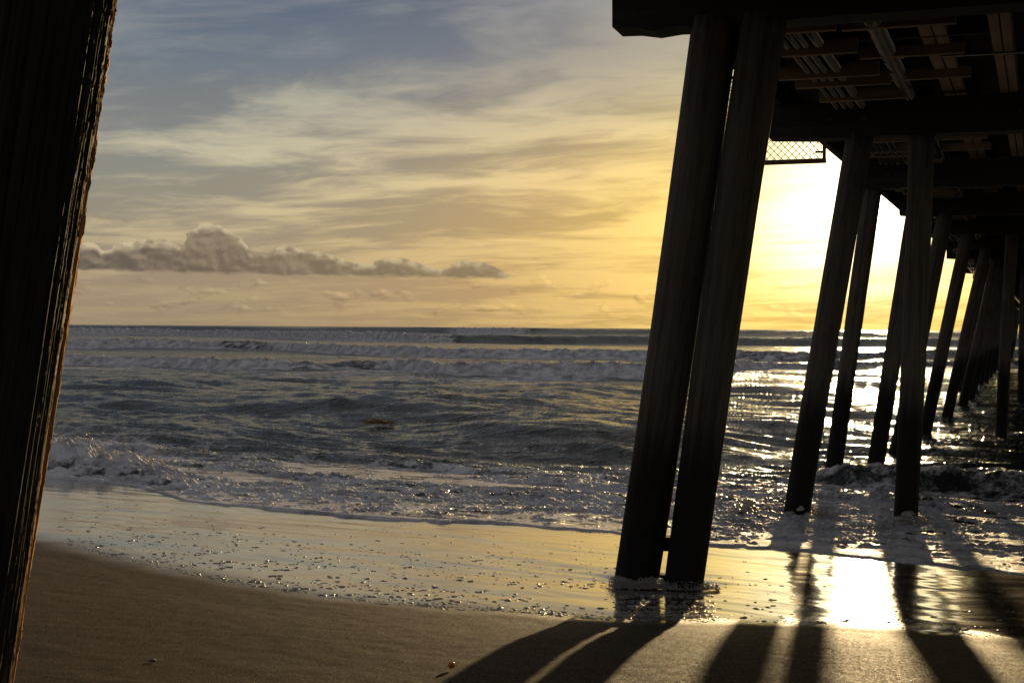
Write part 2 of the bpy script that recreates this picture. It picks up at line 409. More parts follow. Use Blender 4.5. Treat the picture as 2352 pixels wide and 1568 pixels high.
def build_sea():
    half = math.atan(1230/F)
    th = np.concatenate([np.linspace(-R(96), -half, 70)[:-1], np.linspace(-half, half, 1300), np.linspace(half, R(84), 70)[1:]])
    nT = len(th)
    # edge distance for each column: intersect the edge curve
    rr = np.linspace(4, 400, 16000)
    edge = np.empty(nT)
    for i, t in enumerate(th):
        V, U = uv_of(rr*math.sin(t), rr*math.cos(t))
        Ue = np.interp(V, *EDGE)
        ins = np.argmax(U-Ue > 0); edge[i] = rr[ins] if (U-Ue > 0).any() else 400
    edge = np.clip(edge, 6, 140)
    # small wiggle of the swash front
    edge += .12*fbm(th*45, th*0+3.3, 3, 2)
    rc = []
    for b in BREAK:
        t_, r_ = anchor(b['p']); b['rc'] = np.interp(th, t_, r_)
        sigma = b['rc']*.012
        b['rc'] = b['rc']+sigma*fbm(th*14, th*0+7.7, 4, 5+int(b['h']*10))
        rc.append(np.maximum(b['rc'], edge+12*(len(rc)+1)))
    for b, r_ in zip(BREAK, rc): b['rc'] = r_
    rows = []
    def seg(a, b_, n, mode):
        t = np.linspace(0, 1, n, endpoint=False)[:, None]
        if mode == 'inv': rows.append(1/((1-t)/a+t/b_))
        elif mode == 'lin': rows.append(a+(b_-a)*t)
    e = edge[None, :]
    def zone(b): return b['rc'][None, :]-2.4*b['wf'], b['rc'][None, :]+1.6*b['wb']
    z0, z1 = zone(BREAK[0])
    seg(e, e+.5, 14, 'lin'); seg(e+.5, z0, 560, 'inv'); seg(z0, z1, 46, 'lin')
    for k in range(1, 4):
        a0, a1 = zone(BREAK[k]); seg(z1, a0, 60 if k < 3 else 80, 'inv'); seg(a0, a1, 44, 'lin'); z1 = a1
    far1 = np.full_like(e, 2600.); seg(z1, far1, 90, 'inv'); seg(far1, np.full_like(e, 60000.), 14, 'inv')
    Rr = np.concatenate(rows, 0); TT = np.broadcast_to(th[None, :], Rr.shape)
    X = Rr*np.sin(TT); Y = Rr*np.cos(TT); V, U = uv_of(X, Y)
    s = Rr-e
    sz = -0.045*(U-U0)
    film = sz-.012+.030*sstep(0, .12, s)+.045*sstep(.2, 4.5, s)
    k_ = 0.05
    base = np.logaddexp(film/k_, SEA/k_)*k_                         # smooth maximum
    base = np.minimum(base, film+.0*s) if False else base
    base = np.where(s < .6, base*sstep(.0, .6, s)+film*(1-sstep(.0, .6, s)), base)
    pxl = 1176+F*np.tan(np.clip(TT, -1.2, 1.2))
    cell = np.maximum(np.gradient(Rr, axis=0), Rr*half*2/1300)
    def band(lam): return sstep(.9, 2.6, lam/cell)                 # drop waves finer than the grid
    shore = sstep(.3, 9, s)
    H = np.zeros_like(Rr)
    # long low swells between the rollers (crests along the shore)
    H += .10*shore*np.sin(2*np.pi*(U/15+.35*fbm(V/38, U/60, 3, 41)))*sstep(6, 14, s)*sstep(-.6, .5, perlin(V/17, U/22, 43))
    def ridge(n): return (1-np.abs(n)*1.9)
    for lam, amp, sd in ((7.5, .12, 50), (3.6, .10, 53), (1.9, .075, 56), (1.0, .045, 59), (.5, .022, 62), (.26, .011, 65)):
        n = perlin((V*.34+.12*U)/lam, (U+.12*V)/lam*1.25, sd)+.4*perlin(V*.6/lam, U/lam*2, sd+1)
        rd = ridge(n)
        H += amp*band(lam*.55)*(rd-.62)*np.clip(shore*1.25 if lam > 1.5 else .25+shore, 0, 1)*(1-.30*sstep(70, 100, Rr)-.25*sstep(100, 160, Rr))
    H += .22*band(20)*(ridge(perlin(V/45, U/24, 81))-.5)*sstep(110, 260, Rr)+.25*perlin(V/90, U/40, 83)*sstep(300, 500, Rr)
    # two clear dark backs in the middle distance (right of the kelp)
    for (qx, qy, hh, wx, wy) in ((1250, 1000, .34, 260, 1.7), (1060, 948, .30, 330, 2.2), (1290, 905, .26, 120, 2.4), (330, 888, .30, 170, 2.6), (640, 935, .22, 260, 1.8), (1480, 1010, .2, 200, 1.4), (1760, 900, .30, 160, 2.4), (1830, 985, .18, 150, 1.4)):
        t0, r0 = dist_at(qx, qy)
        dr = (Rr-r0)+.0012*(pxl-qx)*r0*.12
        H += 1.15*hh*np.exp(-((pxl-qx)/wx)**2)*np.where(dr < 0, np.exp(-(dr/wy)**2), np.exp(-(dr/(wy*2.6))**2))
    foam = np.zeros_like(Rr)
    # near bore on the left and the low surge on the right
    lump = fbm(V*1.6, U*2.2, 4, 71); lump2 = fbm(V*4.2, U*5, 3, 75)
    t0, r0 = dist_at(120, 1040)
    bore = sstep(560, 60, pxl)*np.exp(-(np.where(s < 2.6, (s-2.6)/1.4, (s-2.6)/2.4))**2)
    H += bore*(.30+.16*lump+.07*lump2)
    tS, rS = anchor([(1500,1090),(1700,1085),(1900,1098),(2100,1110),(2352,1122)])
    rSf = np.interp(th, tS, rS)[None, :]; ds = Rr-rSf
    surge = sstep(1750, 1980, pxl)*sstep(3400, 2600, pxl)*np.where(ds < 0, np.exp(-(ds/.28)**2), np.exp(-(ds/1.6)**2))
    H += surge*(.27+.06*lump+.02*lump2); foam = np.maximum(foam, surge*np.where(ds < .35, .62, .15)*(1+.5*lump2))
    for b in BREAK:
        hx = np.interp(pxl, *zip(*b['hm'])); mk = np.interp(pxl, *zip(*b['mask']))
        d = Rr-b['rc'][None, :]
        cut = sstep(8., 0., np.abs(TT)-half*0)*0+1
        lum = fbm(V*1.0/b['h']**.5, U*1.1/b['h']**.5, 5, 91+int(b['wf']*10)); cr = fbm(V*2.2/b['h'], U*.8, 3, 95)
        wfe = b['wf']*(1.9-.9*mk)
        prof = np.where(d < b['wf'], np.exp(-((d-b['wf'])/wfe)**2), np.exp(-((d-b['wf'])/b['wb'])**2))
        H += b['h']*hx*prof*(1+.15*lum*mk+.07*cr*mk+.05*lum)
        fz = np.where(d < b['wf']*1.25, sstep(-2.1*wfe, -1.25*wfe, d), sstep(b['wf']*1.25+b['wb']*.7, b['wf']*1.25, d)*.75)
        foam = np.maximum(foam, fz*mk*(1.05+.35*lum))
        trail = sstep(b['wf']+b['wb']*3, b['wf'], d)*sstep(0, b['wf'], d)*mk
        foam = np.maximum(foam, trail*(.30 if b['h'] < 1 else .08)*(.5+.9*fbm(V/3.5, U/1.6, 4, 97)))
    # foam in the swash
    web = 1-np.abs(fbm(V*1.1+.4*lump, U*2.0, 4, 101))*1.9
    left = sstep(700, 150, pxl)
    cov = sstep(15+3*left, 3., s)*.82+.20*sstep(34, 10, s)
    fs = cov*(.72+.42*web)+.25*lump*cov
    foam = np.maximum(foam, fs); foam = np.maximum(foam, bore*1.15)
    foam = np.maximum(foam, sstep(.0, .05, s)*sstep(.42, .12, s))
    patch = .6*fbm(V/7, U/1.5, 5, 111, .6)+.5*(1-2*np.abs(fbm(V/5+.5*fbm(V/9, U/4, 2, 113), U/1.6, 4, 115)))
    front = sstep(BREAK[0]['rc'][None, :]-26, BREAK[0]['rc'][None, :]-2, Rr)*sstep(BREAK[0]['rc'][None, :]+1, BREAK[0]['rc'][None, :]-1, Rr)
    foam = np.maximum(foam, (.34+.26*front)*(.75+.9*patch)*sstep(6, 14, s)*sstep(330, 120, Rr))
    # lumpy relief of the foam itself near the shore
    pop = np.clip(1-np.abs(perlin(V*5.5+lump, U*7, 121))*2.2, 0, 1)
    ner = band(.12)*sstep(.05, .5, s)
    H += ner*cov*((.020*lump+.030*pop+.014*lump2+.020*np.clip(1-np.abs(perlin(V*2.2, U*4.6+lump, 123))*2.4, 0, 1)-.034))
    H += .014*sstep(0, .06, s)*sstep(.35, .1, s)*(1+.8*perlin(V*3, U*0, 131))
    Z = base+H*sstep(0, .25, s)
    Z = np.maximum(Z, sz+.012*sstep(0, .3, s)+.006)
    Z[0, :] = sz[0, :]-.03
    Z = np.where(Rr > 2600, SEA, Z)
    n0, n1 = Rr.shape
    me = bpy.data.meshes.new('sea_water')
    co = np.stack([X, Y, Z], -1).reshape(-1, 3)
    idx = np.arange(n0*n1).reshape(n0, n1)
    q = np.stack([idx[:-1, :-1], idx[:-1, 1:], idx[1:, 1:], idx[1:, :-1]], -1).reshape(-1, 4)
    fill(me, co, q)
    for nm, arr in (('foam', foam), ('dist', Rr), ('cov', np.clip(cov+bore, 0, 1))):
        at = me.attributes.new(nm, 'FLOAT', 'POINT'); at.data.foreach_set('value', np.ascontiguousarray(arr, dtype=np.float32).reshape(-1))
    o = bpy.data.objects.new('sea_water', me); sc.collection.objects.link(o); tag(o, kind='structure')
    # material
    m, N, b, out = new_mat('sea_surface')
    geo = N.node('ShaderNodeNewGeometry').outputs['Position']
    fo = N.node('ShaderNodeAttribute', attribute_name='foam').outputs['Fac']
    di = N.node('ShaderNodeAttribute', attribute_name='dist').outputs['Fac']
    cv = N.node('ShaderNodeAttribute', attribute_name='cov').outputs['Fac']
    fn = N.noise(geo, 9, 6, .68); fn2 = N.noise(geo, 1.6, 5, .6)
    fmix = N.m('ADD', fo, N.m('ADD', N.m('MULTIPLY', N.m('SUBTRACT', fn, .5), .9), N.m('MULTIPLY', N.m('SUBTRACT', fn2, .5), .5)))
    fm = N.mr(fmix, .42, .72)
    water = N.mix(N.mr(di, 20., 120., 0., 1.), (.022, .026, .022), (.010, .020, .020))
    foamc = N.mix(N.mr(N.m('ADD', N.m('MULTIPLY', fn, .35), N.m('MULTIPLY', fn2, .65)), .36, .62), (.30, .29, .31), (.72, .69, .70))
    N.put(b.inputs['Base Color'], N.mix(fm, water, foamc))
    rw = N.mr(di, 15., 500., .07, .30, 'LINEAR')
    N.put(b.inputs['Roughness'], N.mix(fm, rw, N.mr(fn, .3, .7, .42, .8, 'LINEAR')))
    b.inputs['IOR'].default_value = 1.33
    # fine ripples, fading with distance
    r1 = N.noise(N.vm('MULTIPLY', geo, (.6, 1.4, 1)), 7, 4, .6, .5); r2 = N.noise(geo, 30, 3, .6); r3 = N.noise(N.vm('MULTIPLY', geo, (.5, 1.3, 1)), 1.3, 4, .6, .4)
    r4 = N.noise(N.vm('MULTIPLY', geo, (.45, 1.4, 1)), 3.0, 4, .65, .5)
    h = N.m('ADD', N.m('MULTIPLY', r1, .045), N.m('ADD', N.m('MULTIPLY', r2, .006), N.m('MULTIPLY', r3, N.mr(di, 20., 120., .08, .26))))
    h = N.m('ADD', h, N.m('MULTIPLY', r4, N.mr(di, 12., 40., .05, .15)))
    h = N.m('ADD', h, N.m('MULTIPLY', N.m('MULTIPLY', fm, fn), .05))
    h = N.m('ADD', h, N.m('MULTIPLY', N.m('MULTIPLY', fm, N.noise(geo, 2.2, 5, .65)), N.mr(di, 40., 200., .0, .45)))
    bp = N.node('ShaderNodeBump', {'Strength': N.mr(di, 12., 1500., .75, .5, 'LINEAR'), 'Distance': 1.0, 'Height': h})
    N.l.new(bp.outputs[0], b.inputs['Normal'])
    N.put(b.inputs['Specular IOR Level'], N.mr(fm, 0., 1., .5, .3, 'LINEAR'))
    me.materials.append(m)
    return th, Rr, Z
TH_, RR_, ZZ_ = build_sea()
def sea_z(X, Y):
    t = math.atan2(X, Y); r = math.hypot(X, Y); i = int(np.argmin(np.abs(TH_-t))); j = int(np.argmin(np.abs(RR_[:, i]-r))); return float(ZZ_[j, i])

# ------------------------------------------------------------------ the pier: one thing, many parts
pier = empty('pier', (O.x, O.y, 0)); tag(pier, 'dark timber pier on leaning round wooden piles, running out over the surf to the right', 'pier')
bpy.context.view_layer.update()
def world_parent(o, par):
    o.parent = par; o.matrix_parent_inverse = Matrix.Translation(-Vector(par.location)); return o
def tube_mesh(name, p0, p1, r0, r1, mat, par=None, seg=28, rings=40, rough=.012, seed=0, smooth=True):
    p0, p1 = Vector(p0), Vector(p1); L = (p1-p0).length; zax = (p1-p0).normalized()
    t = np.linspace(0, 1, rings); a = np.linspace(0, 2*np.pi, seg, endpoint=False)
    T, A = np.meshgrid(t, a, indexing='ij')
    rad = r0+(r1-r0)*T
    rad = rad*(1+rough*1.5*perlin(np.cos(A)*.9+seed*3.1, np.sin(A)*.9+T*L*.5, seed)+rough*1.3*perlin(np.cos(A)*3+9, T*L*1.4+np.sin(A)*3+seed, seed+1))
    bend = .004*L
    ox = bend*np.sin(T*np.pi*1.1+seed); oy = bend*np.cos(T*np.pi*.9+seed*2)
    X = rad*np.cos(A)+ox-bend*math.sin(seed); Y = rad*np.sin(A)+oy-bend*math.cos(seed*2); Z = T*L
    v = np.stack([X, Y, Z], -1).reshape(-1, 3)
    f = []
    for i in range(rings-1):
        for j in range(seg):
            j2 = (j+1) % seg; f.append((i*seg+j, i*seg+j2, (i+1)*seg+j2, (i+1)*seg+j))
    f.append(tuple(range(seg-1, -1, -1))); f.append(tuple((rings-1)*seg+j for j in range(seg)))
    o = mesh_obj(name, v, f, mat, smooth=smooth)
    q = zax.to_track_quat('Z', 'Y'); o.rotation_mode = 'QUATERNION'; o.rotation_quaternion = q; o.location = p0
    if par: world_parent(o, par)
    return o
def box(name, c0, size, mat, par=None, rotz=0., rot=None, bev=.008, jag=0., cuts=0):
    """box centred at c0, local x,y,z size"""
    bm = bmesh.new(); bmesh.ops.create_cube(bm, size=1)
    bmesh.ops.scale(bm, vec=size, verts=bm.verts)
    if bev: bmesh.ops.bevel(bm, geom=bm.edges[:], offset=bev, segments=1, affect='EDGES')
    o = bm_obj(name, bm, mat)
    o.location = c0; o.rotation_euler = rot if rot else (0, 0, rotz)
    if par: world_parent(o, par)
    return o
RZ = -TH          # x axis across the pier
def pile(px0, py0, px1, py1, k, r0, r1, name='pile', label=None, dbase=0., seed=0, dtop=0.):
    D0 = bent_depth(px0, k)+dbase; D1 = bent_depth(px1, k)+dtop
    p0, p1 = W(px0, py0, D0), W(px1, py1, D1)
    d = (p1-p0)
    pe0 = p0-d*(0.9/d.z); pe1 = p0+d*((CAPB+.06-p0.z)/d.z)
    o = tube_mesh(name, pe0, pe1, r0, r1, M_PILE, pier, seed=seed)
    if label: o['label'] = label
    return o, p0
def cap_beam(k, c0, c1, seed):
    n = 60; L = c1-c0; th_ = .15
    # profile with chewed lower edge at its outer end
    xs = np.linspace(0, L, n); v = []; f = []
    rr = random.Random(seed)
    for i, x in enumerate(xs):
        chew = .05*max(0, 1-x/.55)*(.7+.3*rr.random())+.006*rr.random()
        if k == 0 and .30 < x < .42: chew -= .035
        for (yy, zz) in ((-th_, chew), (th_, chew*.6), (th_, CAPH), (-th_, CAPH)):
            v.append((x+(.006*rr.random() if i == 0 else 0), yy+.004*rr.random(), zz))
    for i in range(n-1):
        for j in range(4):
            a, b_ = i*4+j, i*4+(j+1) % 4; f.append((a, b_, b_+4, a+4))
    f.append((3, 2, 1, 0)); e = (n-1)*4; f.append((e, e+1, e+2, e+3))
    o = mesh_obj('cap_beam', v, f, M_CAP); o.location = Q(c0, AB(k), CAPB); o.rotation_euler = (0, 0, RZ)
    world_parent(o, pier); return o
NB = 22
for k in range(-1, NB):
    co_ = {0: 0., 1: .0, 2: .05, 3: .42, -1: -.75}.get(k, .25)
    cb = cap_beam(k, co_, 9.6, 100+k)
    if 0 <= k < 5:
        for cc in (.75, 1.15, 2.9):
            bmn = bmesh.new(); bmesh.ops.create_cone(bmn, cap_ends=True, segments=6, radius1=.022, radius2=.022, depth=.03)
            bo = bm_obj('bolt', bmn, M_RUST); bo.parent = cb; bo.location = (cc, -.168, .22); bo.rotation_euler = (math.pi/2, 0, 0)
# measured piles: base px,py, top px,py
pile(1457, 1345, 1645, 90, 0, .174, .182, label='thick left pile of the nearest pair, standing in a skirt of foam', seed=1)
p1b = pile(1573, 1345, 1762, 90, 0, .148, .172, label='right pile of the nearest pair, with a dark knot halfway up', seed=2)
pile(1829, 1185, 1966, 320, 1, .155, .162, seed=3, label='leaning pile just right of the nearest pair, foam at its foot')
pile(2078, 1205, 2115.5, 320, 1, .139, .150, seed=4, label='almost upright pile in front of the sun glare')
pile(1912, 1105, 2011, 428, 2, .140, .148, seed=5)
pile(2005, 1115, 2107, 428, 2, .138, .148, seed=6)
pile(2057, 1040, 2168, 500, 3, .150, .155, seed=7)
pile(2122, 1008, 2226, 545, 4, .150, .155, seed=8)
pile(2177, 952, 2262, 576, 5, .150, .150, seed=9)
pile(2212, 925, 2284, 600, 6, .150, .150, seed=10)
pile(2232, 903, 2300, 620, 7, .150, .150, seed=11)
pile(2300, 1002, 2323, 545, 4, .135, .145, seed=12)
def gen_pile(c0, c1, k, r, seed):
    b0 = Q(c0, AB(k), -1.6); b1 = Q(c1, AB(k), CAPB+.06)
    tube_mesh('pile', b0, b1, r, r, M_PILE, pier, seg=20, rings=16, seed=seed)
for k in range(8, NB):
    gen_pile(.0, .85, k, .16, 20+k); gen_pile(.45, 1.25, k, .155, 60+k)
for k in range(7, NB, 3): gen_pile(2.5, 2.6, k, .145, 80+k)
for k in range(1, NB):
    gen_pile(5.3, 5.3, k, .15, 110+k)
    if k % 2: gen_pile(9.1, 8.3, k, .15, 140+k)
# spacer block between the near pair
pa, pb = W(1500, 1266, 11.0), W(1546, 1266, 11.0)
box('spacer_block', (pa+pb)/2+Vector((0, .02, .065)), (.20, .13, .11), M_CAP, pier, rotz=RZ)
box('spacer_block', W(1517, 1330, 11.0), (.11, .10, .09), M_CAP, pier, rotz=RZ)
# knot on pile 1b
kn = bmesh.new(); bmesh.ops.create_uvsphere(kn, u_segments=16, v_segments=10, radius=1)
bmesh.ops.scale(kn, vec=(.026, .012, .075), verts=kn.verts)
kp = W(1664, 572, 10.72-.02)
ko = bm_obj('knot', kn, M_DECK, smooth=True); ko.location = kp; ko.rotation_euler = (0, R(8.5), RZ); world_parent(ko, pier)

# ---- foreground pile, split and grooved
def near_pile():
    D = 4.6
    def edge_pt(px, py): return W(px, py, D)
    r = .235
    a0 = edge_pt(8, 1568); a1 = edge_pt(250, 0)
    ctr_off = Vector((-r*.95, 0, 0))
    p0, p1 = a0+ctr_off, a1+ctr_off
    d = p1-p0
    b0 = p0-d*((p0.z-(-.3))/d.z); b1 = p0+d*((CAPB+.06-p0.z)/d.z)
    L = (b1-b0).length
    seg, rings = 420, 620
    t = np.linspace(0, 1, rings); a = np.linspace(0, 2*np.pi, seg, endpoint=False)
    T, A = np.meshgrid(t, a, indexing='ij'); z = T*L
    per = A*r
    # long checks and ridges running with the grain; ragged slivers on the seaward flank
    def gr(f, fz, sd): # periodic in A by sampling on a circle
        return perlin(np.cos(A)*f+5, np.sin(A)*f+z*fz+sd, sd)
    g = .006*gr(9, .25, 3)+.0045*gr(22, .4, 4)+.003*gr(45, .8, 5)
    crack = np.abs(gr(13, .18, 6)); g -= .012*np.exp(-(crack/.045)**2)
    flank = np.exp(-((np.mod(A-R(40)+np.pi, 2*np.pi)-np.pi)/R(55))**2)
    step = np.tanh(gr(11, .45, 8)*9)*.004
    chips = np.clip(fbm(np.cos(A)*9+z*9, np.sin(A)*9+z*6, 5, 12, .65), 0, 1)*(.004+.007*sstep(2., 3.5, z))
    g += flank*(step+chips)
    rad = r+.006*gr(1.5, .3, 9)
    cutp = r*(.925+.02*perlin(z*.9, z*0+.5, 37))/np.maximum(np.cos(np.mod(A-R(1)+np.pi, 2*np.pi)-np.pi), .2)  # flank flattened to widen the sunlit strip
    rad = np.minimum(rad, cutp)+g
    X = rad*np.cos(A); Y = rad*np.sin(A)
    v = np.stack([X, Y, z], -1).reshape(-1, 3)
    idx = np.arange(rings*seg).reshape(rings, seg); nx = np.roll(idx, -1, axis=1)
    q = np.stack([idx[:-1], nx[:-1], nx[1:], idx[1:]], -1).reshape(-1, 4)
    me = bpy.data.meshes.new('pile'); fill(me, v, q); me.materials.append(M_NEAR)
    side = sstep(-R(16), R(8), np.mod(A-R(15)+np.pi, 2*np.pi)-np.pi+.16*gr(9, .35, 31)+.14*fbm(np.cos(A)*7+3, np.sin(A)*7+z*.8, 4, 33)-R(6))*sstep(R(100), R(80), np.mod(A+np.pi, 2*np.pi)-np.pi)  # mask of the painted sunlit rim, ragged at its border
    at = me.attributes.new('lit_rim', 'FLOAT', 'POINT'); at.data.foreach_set('value', np.ascontiguousarray(side, dtype=np.float32).reshape(-1))
    o = bpy.data.objects.new('pile', me); sc.collection.objects.link(o)
    zax = d.normalized(); xax = Vector((1, 0, 0)); xax = (xax-zax*xax.dot(zax)).normalized(); yax = zax.cross(xax)
    mm = Matrix((xax, yax, zax)).transposed().to_4x4(); mm.translation = b0
    o.matrix_world = mm; bpy.context.view_layer.update()
    o.location, o.rotation_euler = b0, mm.to_euler(); world_parent(o, pier)
    o['label'] = 'huge split pile filling the left edge, its right rim lit orange'
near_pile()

# ---- superstructure
def beam_along(name, c, w, z0, h, a0, a1, mat, par=pier, wobble=0):
    o = box(name, Q(c, (a0+a1)/2, z0+h/2), (w, a1-a0, h), mat, par, rotz=RZ, bev=.006); return o
END = AB(NB-1)+1
for c in (.12, 1.0, 3.7, 4.6, 5.5, 6.4, 7.3, 8.2, 9.1):
    for k in range(-1, 6): beam_along('stringer', c, .10, STR0+.002, .30, AB(k)+.004, AB(k+1)-.004, M_STR)
    beam_along('stringer', c, .10, STR0+.002, .30, AB(6)+.004, END, M_STR)
    beam_along('stringer', c, .10, STR0+.002, .30, -12.2, AB(-1)-.004, M_STR)
for k in range(-1, 6):
    for dc in (-.045, .055):
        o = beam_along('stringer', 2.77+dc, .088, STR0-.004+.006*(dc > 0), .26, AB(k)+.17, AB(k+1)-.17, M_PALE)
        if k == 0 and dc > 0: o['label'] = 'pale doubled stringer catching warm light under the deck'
# deck planks: one part, laid across
def deck():
    v = []; f = []; a = -14.; n = 0
    while a < END:
        w = .285; z0 = STR0+.306+random.random()*.006; c0 = -.06-random.random()*.03
        pts = [Q(c, aa, z) for z in (z0, z0+.075) for (c, aa) in ((c0, a), (9.8, a), (9.8, a+w), (c0, a+w))]
        b = len(v); v += [(p.x, p.y, p.z) for p in pts]
        f += [(b, b+3, b+2, b+1), (b+4, b+5, b+6, b+7), (b, b+1, b+5, b+4), (b+1, b+2, b+6, b+5), (b+2, b+3, b+7, b+6), (b+3, b, b+4, b+7)]
        a += w+.005
    o = mesh_obj('deck', v, f, M_DECK); world_parent(o, pier)
deck()
def rail():
    for k in range(-2, NB*2):
        a = BAY*k/2; 
        if a > END: break
        box('railing_post', Q(.05, a+.6, STR0+.38+.55), (.09, .09, 1.1), M_CAP, pier, rotz=RZ, bev=.004)
    beam_along('handrail', .05, .14, STR0+.38+1.1, .05, -12, END, M_CAP)
    beam_along('handrail', .12, .04, STR0+.38+.5, .14, -12, END, M_CAP)
rail()
# cross blocking between stringers
for k in range(-1, 6):
    for f_ in (.5,):
        box('blocking', Q(1.9, (AB(k)+AB(k+1))/2, STR0+.17), (1.66, .06, .22), M_STR, pier, rotz=RZ, bev=.004)

# ---- service pipes and the racks that carry them (hung from the pier: own things)
RZc = EYE+2.74
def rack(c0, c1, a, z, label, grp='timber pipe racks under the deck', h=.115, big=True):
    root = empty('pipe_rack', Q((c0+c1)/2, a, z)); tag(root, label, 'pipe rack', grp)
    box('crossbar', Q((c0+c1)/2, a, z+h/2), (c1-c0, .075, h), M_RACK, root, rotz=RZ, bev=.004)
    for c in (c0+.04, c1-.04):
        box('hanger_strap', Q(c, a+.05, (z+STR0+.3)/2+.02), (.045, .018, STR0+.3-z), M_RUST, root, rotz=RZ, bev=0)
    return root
names = ['nearest', 'second', 'third', 'fourth', 'fifth', 'sixth']
for bay in range(0, 5):
    where = ['between the first two cap beams', 'just beyond the second cap beam', 'beyond the third cap beam', 'beyond the fourth cap beam', 'beyond the fifth cap beam'][bay]
    a0 = AB(bay); L_ = (AB(bay+1)-a0)/6.62
    for i, da in enumerate((.95, 2.35, 3.75, 5.1)):
        rack(1.42, 2.42, a0+da*L_, RZc-.03, f'{names[i]} crossbar under the large round pipe {where}')
    for i, da in enumerate((.9, 1.75, 2.75, 4.05, 4.55, 5.6)):
        rack(.55+.1*(i % 3), 1.40+.06*i, a0+da*L_, RZc-.155+.01*(i % 2), f'{names[i]} short crossbar under the thin pipes {where}', h=.14)
def pipe(c, z, r, a0, a1, mat, label, joint=None):
    root = empty('service_pipe', Q(c, (a0+a1)/2, z)); tag(root, label, 'pipe', 'pipes slung under the deck')
    tube_mesh('pipe_run', Q(c, a0, z), Q(c, a1, z), r, r, mat, root, seg=20, rings=3, rough=0)
    a = a0+1.9
    while a < min(a1, 30):
        tube_mesh('coupling', Q(c, a, z), Q(c, a+.16, z), r*1.14, r*1.14, mat, root, seg=20, rings=2, rough=0)
        a += 3.05
    return root
pipe(1.80, RZc+.055+.088, .088, -10, END, M_GALV, 'largest round pipe under the deck, a bright line along its left side')
pz = RZc-.03
for (c, r, lb) in ((.98, .030, 'thin pipe furthest left under the deck'), (1.07, .034, 'second thin pipe from the left under the deck'),
                   (1.15, .034, 'third thin pipe from the left under the deck'), (1.27, .052, 'medium pipe just right of the thin pipes under the deck')):
    pipe(c, pz+.02+r, r, -10, END, M_GALV, lb)
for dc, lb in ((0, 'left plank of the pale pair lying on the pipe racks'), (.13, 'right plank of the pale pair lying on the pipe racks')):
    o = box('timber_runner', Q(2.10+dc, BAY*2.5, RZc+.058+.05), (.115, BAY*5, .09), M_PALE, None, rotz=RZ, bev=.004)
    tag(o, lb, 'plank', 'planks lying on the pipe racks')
cd_ = tube_mesh('conduit', Q(2.2, 3.9, STR0-.02), Q(8.8, 3.9, STR0-.02), .014, .014, M_GALV, None, seg=10, rings=2, rough=0)
tag(cd_, 'thin metal conduit crossing beneath the pale doubled stringer', 'conduit')

# ---- chain-link panel sticking out beside the deck at the third bent
def fence():
    D = bent_depth(1800, 2)
    FA = 11.8
    z0 = STR0+.02
    root = empty('chain_link_panel', Q(-.75, FA-.02, z0)); tag(root, 'chain link fence panel against the glare, just below the second cap beam', 'fence panel')
    cL, cR = -1.75, -.13; zb, zt = z0-.09, z0+1.3
    box('bottom_rail', Q((cL+cR)/2, FA, zb), (cR-cL+.14, .06, .075), M_RUST, root, rotz=RZ, bev=.004)
    box('top_rail', Q((cL+cR)/2, FA, zt), (cR-cL+.1, .05, .05), M_RUST, root, rotz=RZ, bev=.004)
    for c in (cL, cR+.04):
        box('fence_post', Q(c, FA, (zb+zt)/2), (.05, .05, zt-zb), M_RUST, root, rotz=RZ, bev=.004)
    box('latch', Q(cR-.02, FA, zb+.14), (.16, .04, .03), M_RUST, root, rotz=RZ, bev=.003)
    v = []; f = []
    step = .115
    def wire(pA, pB, w=.005):
        A_, B_ = Vector(pA), Vector(pB); d = (B_-A_).normalized(); s1 = d.cross(Vector((0, 1, 0))).normalized()*w; s2 = d.cross(s1).normalized()*w
        b = len(v)
        for P_ in (A_, B_):
            for sx, sy in ((1, 1), (-1, 1), (-1, -1), (1, -1)): v.append(tuple(P_+s1*sx+s2*sy))
        for j in range(4): f.append((b+j, b+(j+1) % 4, b+4+(j+1) % 4, b+4+j))
    Wd, Ht = cR-cL, zt-zb; n = int((Wd+Ht)/step)+1
    for i in range(-int(Ht/step)-1, int(Wd/step)+1):
        for sgn in (1, -1):
            x0 = i*step; pts = []
            # line x = x0 + t, z = t (or mirrored); clip
            t0 = max(0, -x0); t1 = min(Ht, Wd-x0)
            if t1 <= t0: continue
            if sgn == 1: A_ = (x0+t0, t0); B_ = (x0+t1, t1)
            else: A_ = (Wd-(x0+t0), t0); B_ = (Wd-(x0+t1), t1)
            q = .004*sgn
            pa_, pb_ = Q(cL+A_[0], FA+q, zb+A_[1]), Q(cL+B_[0], FA+q, zb+B_[1])
            wire(pa_, pb_)
    o = mesh_obj('wire_mesh', v, f, M_WIRE); world_parent(o, root)
fence()
# small iron brackets at the far cap ends
for i, (px, py, k, lb) in enumerate(((2196, 584, 5, 'small square iron bracket hanging against the sky between two far piles'), (2238, 612, 6, 'smaller iron bracket on the next far pile'))):
    D = bent_depth(px, k); c = W(px, py, D)
    root = empty('iron_bracket', c); tag(root, lb, 'bracket')
    for dx, dz, sx, sz in ((-.07, 0, .03, .2), (.07, 0, .03, .2), (0, .09, .17, .03), (0, -.09, .17, .03)):
        box('bracket_bar', c+Vector((dx, 0, dz+.0)), (sx, .04, sz), M_RUST, root, bev=0)

